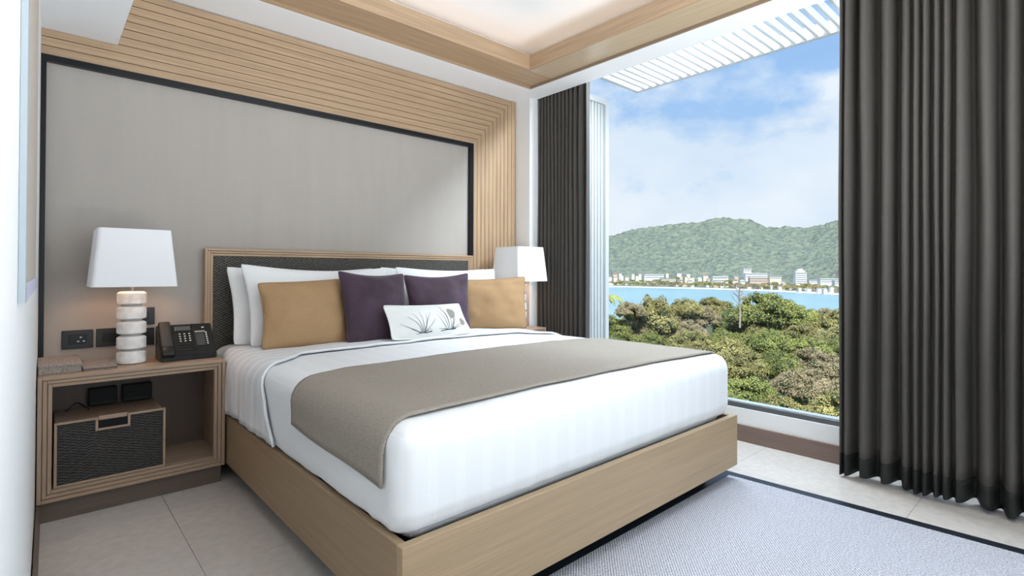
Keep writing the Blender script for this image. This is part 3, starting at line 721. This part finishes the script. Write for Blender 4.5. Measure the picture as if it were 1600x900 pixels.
HM = mat('hazy_forest_hillside', (.275, .315, .235), .95, col2=(.12, .165, .155), vscale=(.07, .07, .07), bump=1, bscale=(.14, .14, .14), spec=.1)  # paler blue-green forest colour with the distance haze put into it
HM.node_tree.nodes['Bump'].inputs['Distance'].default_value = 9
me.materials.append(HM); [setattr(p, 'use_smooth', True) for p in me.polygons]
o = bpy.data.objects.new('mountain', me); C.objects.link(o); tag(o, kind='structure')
# beach strip
bm = gridmesh(lambda i, j: Vector((*(at(640+i*20, 445, ip(shore, 640+i*20)-(9 if j == 0 else -9)))[:2], SEA+(.2 if j == 0 else 2.2))), 47, 2)
struct('beach', bm, mat('beach_sand', (.80, .76, .68), .9))
# town along the far shore
BW = [mat('town_white', (.80, .80, .78), .8), mat('town_cream', (.70, .66, .58), .8), mat('town_pink', (.66, .50, .44), .8)]
RF = [mat('roof_white', (.85, .85, .84), .7), mat('roof_tile', (.45, .25, .18), .8), mat('roof_grey', (.42, .45, .46), .7)]
WIN = mat('town_window', (.20, .26, .30), .3)
TOWNROT = math.atan2(_r.y, _r.x)
def house(name, px, py, wpx, hpx, label, group, wall, roof, floors=2, gable=False, depth=None, dpt=9):
    d = depth if depth else ip(shore, px)+30+(446-py)*7
    p = at(px, py+hpx, d); w_ = wpx/F*d; h_ = hpx/F*d
    t = thing(name, p, label, 'building', group)
    def T(bm):
        m_ = Matrix.Translation(p) @ Matrix.Rotation(TOWNROT, 4, 'Z')
        bm.transform(m_); return bm
    obj('wall', T(bx(-w_/2, w_/2, 0, dpt, -11, h_)), BW[wall], t)
    if gable:
        bm = bmesh.new(); prism(bm, [(-w_/2-.5, h_), (w_/2+.5, h_), (0, h_+w_*.22)], -.5, dpt+.5, 1); obj('roof', T(bm), RF[roof], t)
    else: obj('roof', T(bx(-w_/2-.4, w_/2+.4, -.5, dpt+.4, h_+.01, h_+.6)), RF[roof], t)
    if wpx >= 6:
        for f in range(floors):
            z = h_*(f+.35)/floors
            obj('window_band', T(bx(-w_/2+.6, w_/2-.6, -.12, -.01, z, z+h_*.36/floors)), WIN, t)
    return t
rnd = random.Random(3)
t = house('hotel_tower', 1252, 426, 17, 18, 'tall white stepped hotel tower on the far shore', None, 0, 0, 6, depth=930)
p = wl(t); bm = bmesh.new(); box(bm, -7, 7, 1, 8, 20.6, 24.5); box(bm, -4, 4, 2, 7, 24.5, 27.5); bm.transform(Matrix.Translation(p) @ Matrix.Rotation(TOWNROT, 4, 'Z')); obj('upper_storey', bm, BW[0], t)
bigs = [(1022, 429, 30, 6, 'wide white terraced building on the far slope, left part of the bay', 0, 0), (1045, 435, 22, 5, 'cream building below the white terraced one on the far slope', 1, 1),
        (1126, 432, 24, 9, 'white block with dark window bands above the middle of the beach', 0, 0), (1168, 420, 12, 5, 'small white block highest on the slope, centre', 0, 0),
        (1182, 427, 34, 7, 'long white stepped building in the centre of the far slope', 0, 0), (1186, 434, 28, 7, 'pinkish long building just below the long white one', 2, 0),
        (1212, 431, 18, 5, 'grey-roofed low building right of the long white one', 1, 2), (1297, 436, 30, 6, 'long low white building at the right, behind the beach trees', 0, 0),
        (1316, 439, 22, 6, 'white flat building at the far right by the curtain', 0, 0), (1318, 424, 14, 5, 'pink-walled building high on the slope at the far right', 2, 1),
        (1272, 437, 14, 5, 'low white building right beside the tower', 0, 2), (990, 441, 26, 4, 'low white waterfront row at the left end of the bay', 0, 0)]
for (px, py, w_, h_, lab, wa, ro) in bigs: house('building', px, py, w_, h_, lab, None, wa, ro, 2, depth=ip(shore, px)+45+(446-py)*7)
def nth(k): return '%d%s from the left' % (k, 'th' if 10 <= k % 100 <= 20 else {1: 'st', 2: 'nd', 3: 'rd'}.get(k % 10, 'th'))
spots = []
for k in range(900):
    px = rnd.uniform(953, 1326); sh_y = 425+F*31/ip(shore, px)
    py = rnd.uniform(426 if px < 1110 else 432, sh_y-6); w_ = rnd.uniform(3.5, 8)
    if px > 1120 and rnd.random() < .6: continue
    if any(abs(px-q[0]) < (w_+q[2])*.62+1 and abs(py-q[1]) < 4 for q in spots) or any(abs(px-q[0]) < (w_+q[2])*.5+3 and abs(py-q[1]) < 8 for q in bigs+[(1252, 434, 26)]): continue
    spots.append((px, py, w_))
    if len(spots) >= 110: break
for k, (px, py, w_) in enumerate(sorted(spots)):
    wa, ro = rnd.choice([0, 0, 1, 1, 2]), rnd.choice([0, 1, 1, 2])
    house('house', px, py, w_, rnd.uniform(1.6, 2.8), 'tiny %s house with %s roof on the far shore, %s' % (['white', 'cream', 'pink'][wa], ['white', 'red', 'grey'][ro], nth(k+1)), 'houses along the far shore', wa, ro, 1, gable=rnd.random() < .6, dpt=5)
# trees --------------------------------------------------------------
def crown_mesh(name, rx_, ry_, rz_, nleaf, size, seed, clump=.30, cone=0.):
    rg = np.random.RandomState(seed)
    nc = 72; cd = rg.normal(size=(nc, 3)); cd[:, 2] = np.abs(cd[:, 2])*.9-.15; cd /= np.linalg.norm(cd, axis=1)[:, None]
    cr_ = rg.uniform(.17, .34, nc); cpos = cd*rg.uniform(.66, .92, nc)[:, None]
    ci = rg.randint(0, nc, nleaf); dv_ = rg.normal(size=(nleaf, 3)); dv_ /= np.linalg.norm(dv_, axis=1)[:, None]
    dv_[:, 2] = np.where(rg.rand(nleaf) < .75, np.abs(dv_[:, 2]), dv_[:, 2])
    pts = cpos[ci]+dv_*cr_[ci][:, None]*rg.uniform(.80, 1.08, nleaf)[:, None]
    if cone: pts[:, :2] *= (1-cone*np.clip(pts[:, 2:3], 0, 1))
    pts = pts*np.array([rx_, ry_, rz_])
    nn = dv_+rg.normal(size=(nleaf, 3))*.55; nn /= np.linalg.norm(nn, axis=1)[:, None]
    ref = rg.normal(size=(nleaf, 3)); a_ = np.cross(nn, ref); a_ /= np.linalg.norm(a_, axis=1)[:, None]; b_ = np.cross(nn, a_)
    s_ = (size*rg.uniform(.6, 1.25, nleaf))[:, None]
    V = np.stack([pts-a_*s_, pts-b_*s_*.45, pts+a_*s_, pts+b_*s_*.45], 1).reshape(-1, 3)
    me_ = bpy.data.meshes.new(name); n_ = nleaf
    me_.vertices.add(4*n_); me_.vertices.foreach_set('co', V.astype('f').ravel())
    me_.loops.add(4*n_); me_.loops.foreach_set('vertex_index', np.arange(4*n_, dtype='i'))
    me_.polygons.add(n_); me_.polygons.foreach_set('loop_start', np.arange(0, 4*n_, 4, dtype='i')); me_.polygons.foreach_set('loop_total', np.full(n_, 4, 'i'))
    me_.update(); return me_, cpos*np.array([rx_, ry_, rz_]), cr_*min(rx_, rz_)
def leafmat(name, c1, c2):
    m = mat(name, c1, .6, col2=c2, vscale=(1.1, 1.1, 1.1), spec=.25); n = m.node_tree.nodes; l = m.node_tree.links
    b = n['Principled BSDF']; b.inputs['Transmission Weight'].default_value = 0
    oi = n.new('ShaderNodeObjectInfo'); hs = n.new('ShaderNodeHueSaturation'); mr_ = n.new('ShaderNodeMapRange')
    l.new(oi.outputs['Random'], mr_.inputs[0]); mr_.inputs[3].default_value = .78; mr_.inputs[4].default_value = 1.2; l.new(mr_.outputs[0], hs.inputs['Value'])
    src = b.inputs['Base Color'].links[0].from_socket; l.new(src, hs.inputs['Color']); l.new(hs.outputs[0], b.inputs['Base Color']); return m
LM = [leafmat('leaf_green', (.42, .45, .14), (.16, .20, .06)), leafmat('leaf_olive', (.58, .53, .22), (.23, .22, .08)), leafmat('leaf_dry', (.55, .46, .29), (.29, .24, .13)), leafmat('leaf_dark', (.27, .32, .12), (.10, .14, .05))]
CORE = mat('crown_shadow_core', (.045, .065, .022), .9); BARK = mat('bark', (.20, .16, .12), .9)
protos = []
for k, (a, sd, cn, nl) in enumerate((((1, 1, .78), 11, 0, 15000), ((1, 1, .85), 12, .1, 15000), ((1, 1, .72), 13, 0, 15000), ((.80, .80, 1.15), 14, .15, 13000))):
    me_, cp, cr_ = crown_mesh('foliage', *a, nl, .036, sd, cone=cn)
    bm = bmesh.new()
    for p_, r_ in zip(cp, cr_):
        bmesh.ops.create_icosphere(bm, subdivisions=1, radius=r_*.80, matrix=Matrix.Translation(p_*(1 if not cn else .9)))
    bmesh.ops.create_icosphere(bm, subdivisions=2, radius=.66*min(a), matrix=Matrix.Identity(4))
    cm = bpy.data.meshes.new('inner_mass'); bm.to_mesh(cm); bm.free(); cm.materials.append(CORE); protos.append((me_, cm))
TB = tube(bmesh.new(), [(0, 0, -3.2), (.02, .01, -1.5), (.0, .03, -.3), (.05, 0, .2)], [.10, .07, .06, .03], 7)
for q in range(5):
    a = q*1.26; tube(TB, [(0, .02, -.6), (.3*math.cos(a), .3*math.sin(a), -.1), (.55*math.cos(a), .55*math.sin(a), .25)], [.045, .03, .012], 5)
TM = bpy.data.meshes.new('trunk'); TB.to_mesh(TM); TB.free(); TM.materials.append(BARK)
hued = {}
def tree(px, pytop, wpx, d, pi, li, label, group=None, name='tree'):
    top = at(px, pytop, d); rad = wpx/F*d/2; sc_ = (rad/.98 if pi < 3 else rad/.70)
    hz = (.95, 1.05, .9, 1.45)[pi]
    cpos = top-Vector((0, 0, sc_*hz))
    t = thing(name, (cpos.x, cpos.y, cpos.z-3.2*sc_), label, 'tree', group)
    key = (pi, li)
    if key not in hued:
        m2 = protos[pi][0].copy(); m2.materials.clear(); m2.materials.append(LM[li]); hued[key] = m2
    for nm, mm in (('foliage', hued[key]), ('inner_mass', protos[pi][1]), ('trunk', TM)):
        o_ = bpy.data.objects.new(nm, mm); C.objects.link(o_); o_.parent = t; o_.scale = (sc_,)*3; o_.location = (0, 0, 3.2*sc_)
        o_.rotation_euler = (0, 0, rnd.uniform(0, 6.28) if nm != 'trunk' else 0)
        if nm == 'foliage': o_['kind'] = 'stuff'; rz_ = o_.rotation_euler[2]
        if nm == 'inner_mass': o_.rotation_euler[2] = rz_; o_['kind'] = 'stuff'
    return t
named = [(1022, 449, 64, 60, 3, 1, 'tall brownish pointed tree rising against the water left of centre'),
         (985, 470, 46, 58, 2, 2, 'dry pinkish tree at the left edge of the view beside the white screen'),
         (1070, 461, 52, 66, 1, 1, 'rounded olive tree right of the tall pointed tree'),
         (1115, 461, 58, 72, 0, 1, 'olive tree below the bay in the middle of the far treeline'),
         (1197, 452, 96, 62, 0, 0, 'big bright green dome-shaped tree against the water'),
         (1245, 470, 62, 66, 1, 0, 'green tree stepping down to the right of the big dome tree'),
         (1283, 480, 46, 70, 2, 2, 'small brownish tree between the dome tree and the right edge'),
         (1326, 474, 62, 62, 0, 1, 'olive tree at the right edge of the view by the curtain'),
         (1372, 466, 70, 66, 0, 1, 'tree standing behind the right curtain edge')]
for a in named[:-1]: tree(*a)
rows = [(68, 478, 62, 50, 'farthest'), (59, 497, 66, 54, 'second farthest'), (51, 516, 70, 60, 'third'), (43, 542, 78, 68, 'fourth'), (35, 576, 88, 78, 'third nearest'), (28.5, 616, 98, 88, 'second nearest'), (23.5, 658, 108, 98, 'nearest')]
words_ = ['bright green', 'olive', 'dry brownish', 'dark green']
for ri, (d, v0, wp, st, rw) in enumerate(rows):
    px = (945 if d > 30 else 1135)+rnd.uniform(0, 20); k = 0
    while px < 1350:
        li = rnd.choices([0, 1, 2, 3], [4, 6, 2, 1])[0]; k += 1
        tree(px, v0+rnd.uniform(-10, 12), wp*rnd.uniform(.9, 1.15), d*rnd.uniform(.97, 1.03), rnd.choice([0, 1, 2]), li,
             '%s tree, %s row of the canopy outside, %s' % (words_[li], rw, nth(k)), 'trees of the canopy below the window')
        px += st*rnd.uniform(.85, 1.15)
# bare tree in front of the bay, and a palm at the left edge
t = thing('bare_tree', at(1156, 520, 58), 'leafless grey tree standing against the water in the centre of the bay', 'tree')
bm = bmesh.new(); p0 = at(1156, 512, 58); q_ = 58/F
tube(bm, [p0, p0+Vector((.1, 0, 25*q_)), p0+Vector((0, .1, 45*q_)), p0+Vector((0, 0, 70*q_))], [.11, .09, .06, .02], 6)
for k in range(16):
    a = k*2.4; z = (34+k*2.0)*q_; l_ = (17-k*.7)*q_
    b0 = p0+Vector((0, 0, z)); b1 = b0+Vector((math.cos(a)*l_*.5, math.sin(a)*l_*.5, l_*.45)); b2 = b0+Vector((math.cos(a+.25)*l_, math.sin(a+.25)*l_, l_*1.0))
    tube(bm, [b0, b1, b2], [.045, .03, .012], 4); tube(bm, [b1, b1+Vector((math.cos(a-.8)*l_*.45, math.sin(a-.8)*l_*.45, l_*.5))], [.03, .012], 4)
obj('branches', bm, mat('bare_bark', (.42, .36, .33), .9), t)
t = thing('palm', at(944, 560, 45), 'palm with drooping green fronds at the left edge of the view', 'tree')
c0 = at(944, 468, 45); obj('trunk', tube(bmesh.new(), [at(944, 560, 45), at(943, 510, 45), c0], [.2, .15, .12], 8), BARK, t)
for k in range(11):
    a = k*.571+.3; bm = bmesh.new(); dirn = Vector((math.cos(a), math.sin(a), 0)); sd = Vector((-math.sin(a), math.cos(a), 0)); pv = None
    for j in range(9):
        s_ = j/8; pc = c0+dirn*(1.9*s_)+Vector((0, 0, .75*math.sin(s_*2.2)-1.1*s_*s_)); wv = .30*math.sin(math.pi*min(1, s_*.9+.1))
        v = [bm.verts.new(pc-sd*wv-Vector((0, 0, wv*.7))), bm.verts.new(pc), bm.verts.new(pc+sd*wv-Vector((0, 0, wv*.7)))]
        if pv: bm.faces.new((pv[0], pv[1], v[1], v[0])); bm.faces.new((pv[1], pv[2], v[2], v[1]))
        pv = v
    obj('frond', bm, LM[0], t)
# trees lining the far beach
rb = rnd
for k in range(54):
    px = 958+k*6.9+rb.uniform(-1.5, 1.5); d = ip(shore, px)+rb.uniform(14, 34); sc_ = rb.uniform(4.6, 7.2)
    p = at(px, 445, d); li = rb.choice([1, 2, 0, 2])
    key = ('b', li)
    if key not in hued:
        m2, _, _ = crown_mesh('crown', 1.15, 1.15, .9, 500, .16, 40+li); m2.materials.append(LM[li]); hued[key] = m2
    o_ = bpy.data.objects.new('tree', hued[key]); C.objects.link(o_); o_.location = (p.x, p.y, SEA+2+sc_*.8); o_.scale = (sc_,)*3
    tag(o_, 'tiny '+['green', 'olive', 'dry'][li]+' tree in the row lining the far beach, '+nth(k+1), 'tree', 'trees lining the far beach')
for k in range(60):
    px = 957+k*6.2+rb.uniform(-2, 2); up = rb.uniform(.03, .17); li = rb.choice([1, 0, 0, 2]); sc_ = rb.uniform(3.5, 6.0)
    p = terrain(px, up); o_ = bpy.data.objects.new('tree', hued.get(('b', li)) or hued[('b', 1)]); C.objects.link(o_)
    o_.location = (p.x, p.y, p.z+sc_*.4); o_.scale = (sc_,)*3
    tag(o_, 'tiny %s tree among the houses on the far slope, %s' % (['green', 'olive', 'dry'][li], nth(k+1)), 'tree', 'trees among the far houses')
bpy.context.view_layer.update()
